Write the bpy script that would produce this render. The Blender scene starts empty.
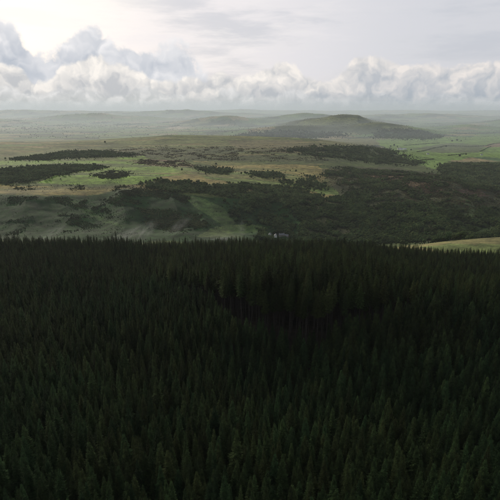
import bpy, math, random
import numpy as np
from mathutils import Vector

R = math.radians
random.seed(7)
rng = np.random.default_rng(11)
S = bpy.context.scene
C = S.collection

# ------------------------------------------------------------------ camera
FOV, PITCH = 54.0, 17.0
cam_d = bpy.data.cameras.new('camera')
cam_d.sensor_fit = 'HORIZONTAL'
cam_d.angle = R(FOV)
cam_d.clip_start = 1.0
cam_d.clip_end = 120000.0
cam = bpy.data.objects.new('camera', cam_d)
C.objects.link(cam)
cam.location = (0, 0, 0)
cam.rotation_euler = (R(90 - PITCH), 0, 0)
S.camera = cam
F = 250 / math.tan(R(FOV / 2))
SP, CP = math.sin(R(PITCH)), math.cos(R(PITCH))

def row_slope(row):                       # z / Y of the ray through a picture row (500 px scale)
    v = (np.asarray(row, float) - 250) / F
    return (-SP - v * CP) / (CP - v * SP)

def project(X, Y, Z):
    X, Y, Z = (np.asarray(a, float) for a in (X, Y, Z))
    depth = np.maximum(Y * CP - Z * SP, 1e-3)
    v = -(Y * SP + Z * CP) / depth
    return 250 + F * X / depth, 250 + F * v

# ------------------------------------------------------------------ sun, sky, exposure
SUN_AZ, SUN_EL = -30.0, 16.0
sd = Vector((math.sin(R(SUN_AZ)) * math.cos(R(SUN_EL)), math.cos(R(SUN_AZ)) * math.cos(R(SUN_EL)), math.sin(R(SUN_EL))))
sun_d = bpy.data.lights.new('sun', 'SUN')
sun_d.energy = 3.0
sun_d.angle = R(4)
sun_d.color = (1.0, 0.89, 0.72)
sun = bpy.data.objects.new('sun', sun_d)
C.objects.link(sun)
sun.rotation_euler = sd.to_track_quat('Z', 'Y').to_euler()
sun.location = (-300, 800, 300)

vs = S.view_settings
vs.view_transform = 'Standard'
vs.look = 'None'
vs.exposure = 0.0
vs.gamma = 1.0
vs.use_curve_mapping = False
S.cycles.max_bounces = 4
S.cycles.diffuse_bounces = 1
S.cycles.glossy_bounces = 1
S.cycles.transmission_bounces = 2
S.cycles.volume_bounces = 1
S.cycles.use_denoising = True
S.cycles.denoising_prefilter = 'NONE'
S.cycles.adaptive_threshold = .005
S.cycles.sample_clamp_indirect = 4.0

W = bpy.data.worlds.new('World')
S.world = W
W.use_nodes = True
W.cycles.sampling_method = 'MANUAL'
W.cycles.sample_map_resolution = 256
nt = W.node_tree
nt.nodes.clear()

class G:                                  # small helper to wire node trees
    def __init__(self, tree): self.t = tree
    def n(self, kind, **kw):
        x = self.t.nodes.new(kind)
        for k, v in kw.items(): setattr(x, k, v)
        return x
    def put(self, sock, v):
        if isinstance(v, bpy.types.NodeSocket): self.t.links.new(v, sock)
        elif v is not None: sock.default_value = v
    def m(self, op, a, b=None, c=None, clamp=False):
        x = self.n('ShaderNodeMath', operation=op, use_clamp=clamp)
        for i, v in enumerate((a, b, c)): self.put(x.inputs[i], v)
        return x.outputs[0]
    def vm(self, op, a, b=None):
        x = self.n('ShaderNodeVectorMath', operation=op)
        self.put(x.inputs[0], a)
        if op == 'SCALE': self.put(x.inputs['Scale'], b)
        else: self.put(x.inputs[1], b)
        return x.outputs['Value'] if op in ('DOT_PRODUCT', 'LENGTH') else x.outputs[0]
    def ss(self, v, lo, hi, a=0.0, b=1.0):
        x = self.n('ShaderNodeMapRange', interpolation_type='SMOOTHSTEP')
        for i, q in enumerate((v, lo, hi, a, b)): self.put(x.inputs[i], q)
        return x.outputs[0]
    def mix(self, f, a, b, mode='MIX'):
        x = self.n('ShaderNodeMix', data_type='RGBA', blend_type=mode)
        self.put(x.inputs[0], f)
        for i, v in ((6, a), (7, b)): self.put(x.inputs[i], (*v, 1) if isinstance(v, tuple) and len(v) == 3 else v)
        return x.outputs[2]
    def noise(self, vec, scale, detail=6, rough=.55, dist=0.0):
        x = self.n('ShaderNodeTexNoise')
        for k, v in (('Vector', vec), ('Scale', scale), ('Detail', detail), ('Roughness', rough), ('Distortion', dist)): self.put(x.inputs[k], v)
        return x.outputs[0]
    def voro(self, vec, scale, smooth=.6, detail=0.0):
        x = self.n('ShaderNodeTexVoronoi', feature='SMOOTH_F1')
        for k, v in (('Vector', vec), ('Scale', scale), ('Smoothness', smooth), ('Detail', detail)): self.put(x.inputs[k], v)
        return x.outputs['Distance']
    def curve(self, fac, pts, lo, hi):    # piecewise curve, x in [lo,hi] -> value in [0,1]
        t = self.n('ShaderNodeMapRange')
        for i, q in enumerate((fac, lo, hi, 0.0, 1.0)): self.put(t.inputs[i], q)
        x = self.n('ShaderNodeFloatCurve')
        c = x.mapping.curves[0]
        pts = sorted(((px - lo) / (hi - lo), y) for px, y in pts)
        while len(c.points) < len(pts): c.points.new(.5, .5)
        for p, (a, b) in zip(c.points, pts):
            p.location = (a, b); p.handle_type = 'AUTO_CLAMPED'
        x.mapping.update()
        self.put(x.inputs['Value'], t.outputs[0])
        return x.outputs[0]

g = G(nt)
tc = g.n('ShaderNodeTexCoord').outputs['Generated']
sep = g.n('ShaderNodeSeparateXYZ'); g.put(sep.inputs[0], tc)
az = g.m('ARCTAN2', sep.outputs[0], sep.outputs[1])
el = g.m('ARCSINE', sep.outputs[2])
sky = g.n('ShaderNodeTexSky', sky_type='NISHITA', sun_disc=False, sun_elevation=R(SUN_EL), sun_rotation=R(SUN_AZ), altitude=400, air_density=1.0, dust_density=2.0)
sky_c = g.vm('SCALE', sky.outputs[0], 0.10)

def pt(px, row):                          # picture point -> (azimuth, elevation)
    u, v = (px - 250) / F, (row - 250) / F
    x, y, z = u, CP - v * SP, -SP - v * CP
    return math.atan2(x, y), math.atan2(z, math.hypot(x, y))

ELO, EHI = -.08, .30
def contour(pts):
    return [(pt(a, b)[0], (pt(a, b)[1] - ELO) / (EHI - ELO)) for a, b in pts]
def to_el(c): return g.m('MULTIPLY_ADD', c, EHI - ELO, ELO)

sunv = sd
cosang = g.vm('DOT_PRODUCT', tc, tuple(sunv))
glow = g.ss(cosang, math.cos(R(24)), math.cos(R(5)))
wide = g.ss(cosang, math.cos(R(48)), math.cos(R(10)))

away = g.ss(cosang, math.cos(R(18)), math.cos(R(52)))
# high veil of cloud, streaked along the horizon
q2 = g.n('ShaderNodeCombineXYZ'); g.put(q2.inputs[0], az); g.put(q2.inputs[1], el)
Q = q2.outputs[0]
def noise2(vec, scale, detail=4, rough=.55):
    x = g.n('ShaderNodeTexNoise', noise_dimensions='2D')
    for k, v in (('Vector', vec), ('Scale', scale), ('Detail', detail), ('Roughness', rough)): g.put(x.inputs[k], v)
    return x.outputs[0], x.outputs[1]
def puff(vec, scale):                     # rounded heads with creases between them
    x = g.n('ShaderNodeTexVoronoi', feature='F1', voronoi_dimensions='2D')
    g.put(x.inputs['Vector'], vec); x.inputs['Scale'].default_value = scale
    d = x.outputs['Distance']
    return g.m('SUBTRACT', .62, g.m('MULTIPLY', d, d))
stm = g.n('ShaderNodeMapping'); g.put(stm.inputs[0], Q); stm.inputs['Scale'].default_value = (1, 6, 1); stm.inputs['Rotation'].default_value = (0, 0, .05)
streak = noise2(stm.outputs[0], 3.4, 6, .6)[0]
streak2 = noise2(stm.outputs[0], 8.0, 5, .6)[0]
veil = g.mix(g.ss(cosang, math.cos(R(120)), math.cos(R(32))), (.31, .34, .39), (.70, .705, .75))
veil = g.mix(wide, veil, (.93, .88, .885))
veil = g.mix(g.m('MULTIPLY', g.ss(streak, .42, .68), .6), veil, (.55, .575, .64))
veil = g.mix(g.m('MULTIPLY', g.ss(streak2, .50, .72), g.m('MULTIPLY', wide, .6)), veil, (.93, .89, .88))
veil = g.mix(g.m('MULTIPLY', glow, .92), veil, (1.04, .99, .94))
thin = g.m('MULTIPLY', g.ss(streak, .30, .50), .10)
base = g.mix(g.m('SUBTRACT', .985, g.m('MULTIPLY', thin, .4)), sky_c, veil)
high_sky = base

def layer(prev, pts, off, s, amp, soft, lit_c, mid_c, dark_c, brow, gain=1.6, edge_w=.22, frag=.5):
    o = g.vm('ADD', Q, off)
    wn = noise2(o, s * 1.1, 2, .6)[1]
    p0 = g.vm('ADD', o, g.vm('SCALE', g.vm('SUBTRACT', wn, (.5, .5, .5)), .9 / s))
    wn2 = noise2(o, s * 5.0, 2, .6)[1]
    p0 = g.vm('ADD', p0, g.vm('SCALE', g.vm('SUBTRACT', wn2, (.5, .5, .5)), .16 / s))
    def heads(p):
        return g.m('ADD', g.m('MULTIPLY_ADD', puff(p, s), .50, g.m('MULTIPLY', puff(p, s * 2.3), .27)), g.m('MULTIPLY', puff(p, s * 5.1), .15))
    n, _ = noise2(o, s * .9, 6, .62)
    h0 = heads(p0)
    h1 = heads(g.vm('ADD', p0, (-.055 / s * 2.2, .12 / s * 2.2, 0)))
    top = to_el(g.curve(az, contour(pts), pt(0, 60)[0] - .03, pt(500, 60)[0] + .03))
    h = g.m('SUBTRACT', top, el)
    rough = g.m('ADD', g.m('SUBTRACT', h0, .42), g.m('MULTIPLY', g.m('SUBTRACT', n, .5), frag * 2))
    D = g.m('ADD', g.m('DIVIDE', h, soft), g.m('MULTIPLY', rough, amp))
    mask = g.ss(D, 0.0, edge_w)
    edge = g.ss(D, 1.1, .0)
    sh = g.m('MULTIPLY_ADD', g.m('SUBTRACT', h0, h1), gain, .40)
    sh = g.m('ADD', sh, g.m('MULTIPLY', g.m('SUBTRACT', n, .5), .9))
    lit = g.m('ADD', sh, g.m('MULTIPLY', edge, .32), clamp=True)
    low = g.ss(el, pt(250, brow)[1] + .065, pt(250, brow)[1])
    col = g.mix(lit, mid_c, lit_c)
    col = g.mix(g.m('MULTIPLY', low, g.m('SUBTRACT', 1.0, g.m('MULTIPLY', lit, .6))), col, dark_c)
    return g.mix(mask, prev, col)

back_pts = [(-20, 8), (0, 16), (22, 30), (38, 46), (58, 38), (76, 28), (95, 23), (115, 34), (145, 40), (175, 42), (192, 52), (210, 70), (240, 90), (320, 95), (500, 92), (530, 92)]
base = layer(base, back_pts, (3.1, 1.7, 0), 12.0, 1.1, .050, (.90, .89, .90), (.50, .54, .61), (.62, .65, .70), 95, gain=1.8, edge_w=.40, frag=.9)
main_pts = [(-20, 62), (0, 62), (18, 63), (36, 76), (48, 80), (62, 62), (80, 58), (95, 52), (110, 60), (140, 68), (160, 80), (185, 75), (205, 74), (225, 70), (242, 72), (265, 68), (288, 59), (303, 72), (326, 77), (345, 65), (367, 54), (395, 60), (440, 64), (470, 59), (500, 60), (530, 64)]
base = layer(base, main_pts, (7.4, 2.2, 0), 16.0, .8, .036, g.mix(away, (.99, .94, .88), (.85, .80, .765)), g.mix(away, (.57, .58, .60), (.50, .53, .575)), g.mix(away, (.50, .52, .54), (.33, .39, .455)), 112, gain=2.3, edge_w=.28)
low_pts = [(-20, 84), (0, 86), (40, 92), (75, 84), (110, 92), (150, 84), (180, 94), (230, 88), (262, 94), (300, 90), (330, 97), (370, 90), (410, 97), (450, 91), (500, 96), (530, 96)]
base = layer(base, low_pts, (1.4, 8.2, 0), 20.0, .9, .032, g.mix(away, (.86, .85, .84), (.66, .67, .69)), g.mix(away, (.54, .56, .575), (.42, .465, .52)), g.mix(away, (.50, .515, .51), (.30, .355, .405)), 114, edge_w=.35, gain=2.4)
# murk under the cloud bank
base = g.mix(g.ss(el, pt(250, 100)[1], pt(250, 113)[1]), base, g.mix(away, (.32, .345, .35), (.15, .185, .215)))
bg = g.n('ShaderNodeBackground'); g.put(bg.inputs[0], base); bg.inputs[1].default_value = 1.0
bg2 = g.n('ShaderNodeBackground'); g.put(bg2.inputs[0], high_sky); bg2.inputs[1].default_value = 1.0
mxs = g.n('ShaderNodeMixShader'); g.put(mxs.inputs[0], g.m('GREATER_THAN', el, .25))   # no cumulus above the bank
nt.links.new(bg.outputs[0], mxs.inputs[1]); nt.links.new(bg2.outputs[0], mxs.inputs[2])
wo = g.n('ShaderNodeOutputWorld'); nt.links.new(mxs.outputs[0], wo.inputs[0])

# ------------------------------------------------------------------ numeric noise
TAB = rng.random((256, 256))
def vnoise(x, y):
    xi, yi = np.floor(x).astype(int), np.floor(y).astype(int)
    fx, fy = x - xi, y - yi
    fx, fy = fx * fx * (3 - 2 * fx), fy * fy * (3 - 2 * fy)
    a, b = TAB[xi & 255, yi & 255], TAB[(xi + 1) & 255, yi & 255]
    c, d = TAB[xi & 255, (yi + 1) & 255], TAB[(xi + 1) & 255, (yi + 1) & 255]
    return (a * (1 - fx) + b * fx) * (1 - fy) + (c * (1 - fx) + d * fx) * fy
def fbm(x, y, o=5):
    s, a, t = 0, 1.0, 0
    for i in range(o):
        s = s + a * vnoise(x * 2 ** i + 17.3 * i, y * 2 ** i + 9.1 * i); t += a; a *= .5
    return s / t
def ridged(x, y, o=4):
    s, a, t = 0, 1.0, 0
    for i in range(o):
        s = s + a * (1 - abs(2 * vnoise(x * 2 ** i + 31.7 * i, y * 2 ** i + 5.9 * i) - 1)); t += a; a *= .5
    return s / t
def sstep(x, a, b):
    t = np.clip((x - a) / (b - a), 0, 1); return t * t * (3 - 2 * t)

# ------------------------------------------------------------------ terrain heights
FAR = [(7500, 124.5), (10000, 117.5), (13500, 113), (18000, 110), (26000, 106.8), (34000, 105)]
NEARL = [(-700, -60), (-100, -86), (0, -94), (93, -103), (170, -113), (225, -118), (330, -135), (520, -163), (640, -205), (800, -252)]
NEARC = [(-700, -60), (-100, -86), (0, -94), (93, -104), (165, -119), (196, -119), (216, -112), (250, -113), (330, -132), (520, -172), (640, -212), (800, -258)]
NEARR = [(-700, -60), (-100, -86), (0, -94), (93, -104), (165, -119), (200, -120), (228, -114), (260, -117), (330, -137), (520, -176), (560, -184)]
PL = [(1000, 240.5), (1090, 236), (1180, 218), (1270, 203), (1340, 194), (1460, 187), (1540, 182), (1770, 172), (2180, 159), (2620, 150), (3080, 143), (3500, 143.5), (4200, 139.5), (5600, 131)]
PR = [(610, 246), (740, 234.5), (860, 240), (980, 238), (1100, 231), (1200, 221), (1310, 210), (1420, 199), (1520, 191), (1600, 188.5), (1700, 192), (1800, 190.5), (1950, 184), (2100, 176), (2250, 168), (2350, 164.5), (2460, 165), (2620, 163.5), (3300, 150), (4000, 142), (4700, 136.5), (5600, 131)]
COLS = [
 (-.95, NEARL, PL), (-.5, NEARL, PL),
 (-.25, NEARL, [(1000, 241), (1090, 236), (1170, 219), (1250, 203), (1330, 192), (1420, 186.5), (1560, 179), (1800, 169), (2150, 158.5), (2600, 148), (3100, 140.5), (3450, 137.5), (4000, 140), (4700, 136.5), (5800, 130.5)]),
 (-.05, NEARC, [(1000, 242), (1120, 237), (1200, 224), (1280, 209), (1360, 196), (1430, 187.5), (1560, 180), (1790, 170), (2080, 160), (2480, 150), (3050, 140), (3500, 135.3), (4000, 140), (4800, 135.8), (5700, 130)]),
 (.08, NEARC, [(1000, 242), (1120, 237.5), (1210, 225), (1300, 210.5), (1390, 198), (1460, 189), (1600, 181), (1820, 171), (2110, 161), (2500, 150.5), (3080, 141.5), (3450, 138), (4000, 141.5), (4700, 136.5), (5600, 131)]),
 (.2, NEARC, [(1000, 243), (1130, 238), (1230, 228), (1350, 214), (1480, 200), (1600, 190), (1760, 181), (1980, 173), (2250, 163), (2550, 153), (2900, 147), (3300, 144), (4000, 141.5), (4700, 136.5), (5600, 131)]),
 (.33, NEARR, [(640, 246.5), (740, 243), (880, 244), (1000, 243), (1100, 236), (1200, 222), (1310, 207), (1420, 193), (1520, 183), (1620, 175), (1720, 171.5), (1850, 174), (2200, 172), (2500, 166), (3300, 150), (4000, 142), (4700, 136.5), (5600, 131)]),
 (.5, NEARR, PR), (.95, NEARR, PR),
]
def ycoord(Y): return np.arcsinh(np.asarray(Y, float) / 60.0)
TG = np.linspace(-1, 1, 161)
LG = np.linspace(float(ycoord(-700)), float(ycoord(34000)), 900)
tab = []
for t, near, far in COLS:
    pts = list(near) + [(Y, float(row_slope(r)) * Y) for Y, r in far + FAR]
    tab.append(np.interp(LG, ycoord([p[0] for p in pts]), [p[1] for p in pts]))
tab = np.array(tab)
HT = np.array([[0.0]] * 0)
HT = np.stack([np.interp(TG, [c[0] for c in COLS], tab[:, j]) for j in range(len(LG))], 1)
def blur(A, sig, ax):
    k = np.arange(-int(3 * sig), int(3 * sig) + 1); w = np.exp(-.5 * (k / sig) ** 2); w /= w.sum()
    P_ = np.pad(A, [(len(k) // 2,) * 2 if a == ax else (0, 0) for a in (0, 1)], mode='edge')
    return np.apply_along_axis(lambda v: np.convolve(v, w, 'valid'), ax, P_)
HT = blur(blur(HT, 5, 0), 3, 1)

def halfw(Y): return np.sqrt(np.maximum(Y, 0) ** 2 + 260.0 ** 2)
CRAG = [(215, 138), (235, 135), (250, 131.5), (272, 125), (290, 120.5), (308, 117.3), (322, 116), (332, 114.2), (343, 113.6), (358, 114.0), (364, 116.5), (372, 119), (387, 121.5), (404, 124.5), (427, 129), (448, 133), (470, 138)]
CRAG_T = [((a - 250) / F) / (CP - (b - 250) / F * SP) for a, b in CRAG]
CRAG_H = [float(row_slope(b)) * 6300 + 314 for a, b in CRAG]
FARH_T = [-.5, -.32, -.2, -.1, -.02, .05, .15, .3, .5, .8]
FARH_H = [20, 30, 55, 75, 80, 65, 40, 50, 75, 50]

HILLS = [(-.04, 7500, .09, 420, 120), (.12, 8300, .12, 500, 120), (.43, 6200, .06, 330, 42), (.54, 7500, .11, 500, 75), (-.30, 8900, .13, 500, 90), (-.52, 7900, .10, 420, 70), (.24, 5350, .05, 260, 55), (.33, 9800, .14, 600, 85), (-.12, 10800, .16, 600, 110), (-.42, 11500, .16, 700, 110)]
def height(X, Y):
    X, Y = np.asarray(X, float), np.asarray(Y, float)
    t = X / halfw(Y)
    ti = np.clip((t + 1) / 2 * 160, 0, 159.999); li = np.clip((ycoord(Y) - LG[0]) / (LG[-1] - LG[0]) * 899, 0, 898.999)
    i, j = ti.astype(int), li.astype(int); a, b = ti - i, li - j
    z = (HT[i, j] * (1 - a) + HT[i + 1, j] * a) * (1 - b) + (HT[i, j + 1] * (1 - a) + HT[i + 1, j + 1] * a) * b
    slope = sstep(Y, 960, 1080) * (1 - sstep(Y, 1270, 1420))
    right = sstep(t, .16, .28) * sstep(Y, 1020, 1150) * (1 - sstep(Y, 1500, 1680))
    z = z + slope * 46 * (ridged(X / 230 + 3.2 + .30 * Y / 230, Y / 800, 3) - .62) + slope * 7 * (fbm(X / 55, Y / 55) - .5)
    z = z + right * (20 * (ridged(Y / 300 + X / 650 + 1.2, X / 800, 2) - .6) + 44 * (ridged(X / 330 + .5 - Y / 700, Y / 900 + X / 900, 3) - .62) + 10 * (fbm(X / 90, Y / 90) - .5))
    plate = sstep(Y, 1380, 1600) * (1 - sstep(Y, 3300, 3900))
    z = z + plate * (50 * (fbm(X / 560 + .3, Y / 700, 3) - .5) + 3.5 * (fbm(X / 60, Y / 60) - .5))
    z = z + sstep(Y, 4500, 7000) * 14 * (fbm(X / 1300, Y / 1600) - .5)
    z = z + (1 - sstep(Y, 500, 700)) * 1.6 * (fbm(X / 25, Y / 25) - .5)
    # craggy hill on the plain and hazy ridge behind
    ch = np.interp(t, CRAG_T, CRAG_H, left=0, right=0)
    prof = np.where(Y < 6300, np.exp(-((Y - 6300) / 700) ** 2), np.exp(-((Y - 6300) / 900) ** 2))
    z = z + np.maximum(ch, 0) * prof * (1 + .30 * (ridged(X / 420, Y / 420) - .6))
    # lower shoulder in front of the crag
    sh = np.exp(-((t - .07) / .10) ** 2) * 62 * np.exp(-((Y - 5300) / 260) ** 2) + np.exp(-((t - .30) / .07) ** 2) * 66 * np.exp(-((Y - 5200) / 300) ** 2)
    z = z + sh
    for ht, hy, wt, wy, hh in HILLS:
        z = z + hh * np.exp(-((t - ht) / wt) ** 2 - ((Y - hy) / wy) ** 2) * (1 + .8 * (fbm(X / 420 + hy, Y / 420, 3) - .5))
    fh = np.interp(t, FARH_T, FARH_H)
    z = z + fh * np.exp(-((Y - 13300) / 1500) ** 2) * (1 + 1.4 * (fbm(X / 1300, Y / 1500) - .5))
    return z

def ground_at(px, row, lo=560, hi=30000):   # first hit of the picture ray with the ground
    u, v = (px - 250) / F, (row - 250) / F
    fy = CP - v * SP
    Y = np.exp(np.linspace(math.log(lo), math.log(hi), 6000))
    X = Y * u / fy; Z = Y * float(row_slope(row))
    gz = height(X, Y)
    k = np.argmax(Z <= gz)
    if Z[k] > gz[k]: k = len(Y) - 1
    return float(X[k]), float(Y[k]), float(gz[k])

# ------------------------------------------------------------------ land cover (picture outlines laid on the ground)
def inpoly(px, py, poly):
    poly = np.asarray(poly, float); res = np.zeros(px.shape, bool)
    x0, y0 = poly.min(0); x1, y1 = poly.max(0)
    sel = np.where((px >= x0) & (px <= x1) & (py >= y0) & (py <= y1))[0]
    if not len(sel): return res
    qx, qy = px[sel], py[sel]; ins = np.zeros(len(sel), bool)
    for (ax, ay), (bx, by) in zip(poly, np.roll(poly, -1, 0)):
        if ay == by: continue
        c = ((ay > qy) != (by > qy)) & (qx < (bx - ax) * (qy - ay) / (by - ay) + ax)
        ins ^= c
    res[sel] = ins
    return res

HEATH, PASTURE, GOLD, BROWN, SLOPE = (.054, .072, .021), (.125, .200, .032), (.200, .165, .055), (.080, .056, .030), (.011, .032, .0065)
GROUND = [  # colour, Y limits, outline
 (HEATH, (900, 5000), [(-80, 236), (-80, 158), (40, 152), (70, 147), (110, 140), (150, 137), (215, 134), (290, 138), (330, 142), (372, 147), (420, 164), (580, 172), (580, 240)]),
 ((.088, .104, .036), (1120, 5200), [(-80, 186), (-80, 152), (30, 149), (70, 146), (120, 148), (130, 185)]),
 ((.105, .122, .042), (2080, 5000), [(62, 143), (90, 140), (150, 137), (220, 134), (280, 137), (300, 142), (250, 146), (160, 147), (100, 149)]),
 ((.062, .072, .028), (1760, 4500), [(100, 150), (160, 147), (250, 147), (330, 150), (330, 161), (200, 161), (120, 156)]),
 ((.105, .098, .045), (1840, 4200), [(225, 140), (300, 140), (330, 147), (300, 152), (240, 150)]),
 (PASTURE, (1120, 3500), [(37, 183), (62, 172), (100, 166), (125, 158), (142, 156), (160, 165), (200, 170), (240, 178), (255, 182), (235, 184), (190, 179), (160, 181), (125, 185), (82, 186)]),
 (PASTURE, (1440, 3500), [(-80, 168), (-80, 161), (30, 161), (90, 159), (135, 157), (120, 164), (60, 164), (10, 168)]),
 ((.105, .122, .042), (1920, 5000), [(-80, 157), (-80, 148), (40, 148), (70, 145), (60, 150), (30, 156)]),
 (BROWN, (1440, 3500), [(132, 162), (146, 159), (186, 161), (194, 166), (165, 167)]),
 (GOLD, (1200, 3500), [(192, 161), (250, 163), (318, 166), (327, 176), (322, 182), (300, 177), (270, 171), (220, 168)]),
 ((.115, .150, .040), (1120, 3000), [(170, 167), (220, 170), (270, 172), (315, 180), (330, 186), (318, 192), (280, 186), (250, 182), (200, 176)]),
 (GOLD, (1040, 2500), [(155, 182), (160, 176), (188, 174), (222, 180), (252, 185), (290, 187), (335, 196), (330, 199), (300, 192), (250, 188), (200, 184)]),
 (GOLD, (1000, 2500), [(-80, 194), (-80, 185), (40, 186), (80, 187), (125, 185), (150, 184), (168, 188), (190, 192), (160, 191), (125, 188), (95, 194), (50, 195)]),
 ((.090, .125, .032), (1120, 2500), [(316, 193), (328, 188.5), (334, 188), (341, 194.5), (322, 196)]),
 (GOLD, (1040, 2500), [(298, 202), (330, 196), (342, 195), (334, 199), (310, 203)]),
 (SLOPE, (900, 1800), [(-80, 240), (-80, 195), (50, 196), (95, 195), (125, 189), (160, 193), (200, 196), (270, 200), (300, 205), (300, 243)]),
 ((.034, .066, .017), (900, 1500), [(52, 199), (64, 200), (85, 207), (104, 217), (122, 227), (114, 226), (98, 219), (80, 210), (62, 204)]),
 ((.040, .068, .019), (900, 1500), [(184, 194), (205, 198), (222, 208), (236, 222), (228, 226), (205, 214), (190, 203)]),
 ((.055, .082, .024), (900, 1500), [(196, 237), (210, 229), (222, 226), (238, 223.5), (258, 225), (268, 229), (262, 232), (250, 233), (240, 238), (215, 239)]),
 ((.044, .048, .019), (900, 2600), [(320, 169), (345, 166), (400, 168), (450, 176), (520, 184), (560, 240), (300, 243), (300, 205), (340, 196)]),
 (BROWN, (960, 2600), [(362, 174), (400, 172), (425, 178), (446, 190), (430, 193), (400, 184), (372, 180)]),
 ((.082, .052, .034), (960, 2600), [(455, 190), (480, 188), (490, 195), (470, 198)]),
 ((.120, .122, .052), (2640, 5200), [(315, 141), (330, 139), (380, 138), (400, 139), (384, 144), (350, 146), (320, 145)]),
 ((.115, .180, .042), (1920, 5000), [(376, 140), (440, 137), (520, 136), (590, 140), (590, 160), (475, 157), (450, 161), (442, 165), (434, 170), (420, 165), (400, 156), (384, 148)]),
 ((.085, .105, .045), (2240, 5000), [(412, 149), (446, 143), (486, 145), (480, 152), (440, 153)]),
 ((.15, .115, .065), (2400, 5500), [(482, 147), (490, 143.5), (520, 142), (520, 146.5), (495, 147)]),
 ((.26, .22, .14), (4800, 12000), [(163, 129), (170, 127), (188, 126.5), (190, 128.5), (176, 129.5)]),
 ((.155, .145, .058), (560, 900), [(390, 248), (404, 245), (437, 241), (475, 236.5), (520, 232), (600, 226), (600, 260), (470, 256)]),
 ((.088, .110, .035), (560, 900), [(416, 247), (440, 244), (470, 243), (500, 244), (600, 243), (600, 262), (470, 258)]),
]
def fieldcells(X, Y):                     # patchwork of the far plain
    a = .35; u = (X * math.cos(a) + Y * math.sin(a)); v = (-X * math.sin(a) + Y * math.cos(a))
    u = u + 70 * (fbm(X / 400, Y / 400, 2) - .5); v = v + 70 * (fbm(X / 400 + 7, Y / 400 + 3, 2) - .5)
    j = np.floor(v / 190).astype(int); i = np.floor(u / 290 + .37 * (j % 5)).astype(int)
    return i, j, u / 290 + .37 * (j % 5) - i, v / 190 - j
PAL = np.array([(.080, .130, .040), (.11, .155, .045), (.06, .10, .04), (.13, .14, .06), (.19, .16, .08), (.05, .07, .03), (.09, .14, .05), (.035, .05, .025)])
def cover(X, Y, Z):
    px, py = project(X, Y, Z)
    wob = np.clip(1500 / np.maximum(Y, 300), .7, 2.0)
    wx = px + 9 * wob * (fbm(X / 60, Y / 75, 3) - .5) + 3 * wob * (fbm(X / 17, Y / 21, 2) - .5)
    wy = py + 3.4 * wob * (fbm(X / 60 + 9, Y / 75 + 4, 3) - .5) + 1.2 * wob * (fbm(X / 17 + 5, Y / 21, 2) - .5)
    col = np.empty(X.shape + (3,)); col[:] = (.022, .019, .012)
    far = Y > 2700
    i, j, _, _ = fieldcells(X, Y)
    col[far] = PAL[(TAB[(i[far] * 7) & 255, (j[far] * 13) & 255] * 7.99).astype(int)]
    mid = (Y > 560) & ~far; col[mid] = HEATH
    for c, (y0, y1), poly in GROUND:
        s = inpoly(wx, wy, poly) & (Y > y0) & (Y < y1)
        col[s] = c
    up = sstep(Y, 1320, 1420) * (1 - sstep(Y, 3300, 3900)) * (1 - sstep(X / halfw(Y), .13, .2))
    b1, b2 = fbm(X / 420 + 3, Y / 75 + X / 900, 4), fbm(X / 300 + 11, Y / 60 - X / 1100, 4)
    for m_, c in ((sstep(b1, .56, .66), (.048, .062, .021)), (sstep(b2, .58, .68), (.150, .128, .050)), (sstep(1 - b1, .60, .70), (.085, .105, .032))):
        w = (up * m_ * .75)[..., None]; col = col * (1 - w) + np.array(c) * w
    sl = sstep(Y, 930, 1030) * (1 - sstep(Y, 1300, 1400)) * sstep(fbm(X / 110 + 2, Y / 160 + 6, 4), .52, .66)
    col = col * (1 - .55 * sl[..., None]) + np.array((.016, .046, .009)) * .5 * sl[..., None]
    crag = (Y > 5000) & (Y < 7200) & (np.interp(X / halfw(Y), CRAG_T, CRAG_H, left=0, right=0) > 25)
    col[crag] = np.array((.050, .066, .030))
    cb = sstep(fbm(X / 380 + 2, Y / 240 + 5, 4), .50, .60)[..., None] * crag[..., None]
    col = col * (1 - cb * .8) + np.array((.115, .135, .050)) * cb * .8
    n = fbm(X / 90, Y / 90, 4)[..., None]
    return col * (.66 + .68 * n)

# ------------------------------------------------------------------ object helpers
def tag(o, label=None, cat=None, group=None, kind=None):
    if label: o['label'] = label
    if cat: o['category'] = cat
    if group: o['group'] = group
    if kind: o['kind'] = kind
    return o
def mesh_from(name, V, Fc, mats=(), smooth=False, midx=None):
    me = bpy.data.meshes.new(name)
    me.from_pydata([tuple(v) for v in V], [], [tuple(f) for f in Fc])
    for m in mats: me.materials.append(m)
    if midx is not None: me.polygons.foreach_set('material_index', np.asarray(midx, np.int32))
    if smooth: me.polygons.foreach_set('use_smooth', np.ones(len(me.polygons), bool))
    me.update()
    return me
def link(name, data, parent=None, loc=None):
    o = bpy.data.objects.new(name, data); C.objects.link(o)
    if parent is not None: o.parent = parent
    if loc is not None: o.location = loc
    return o

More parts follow.
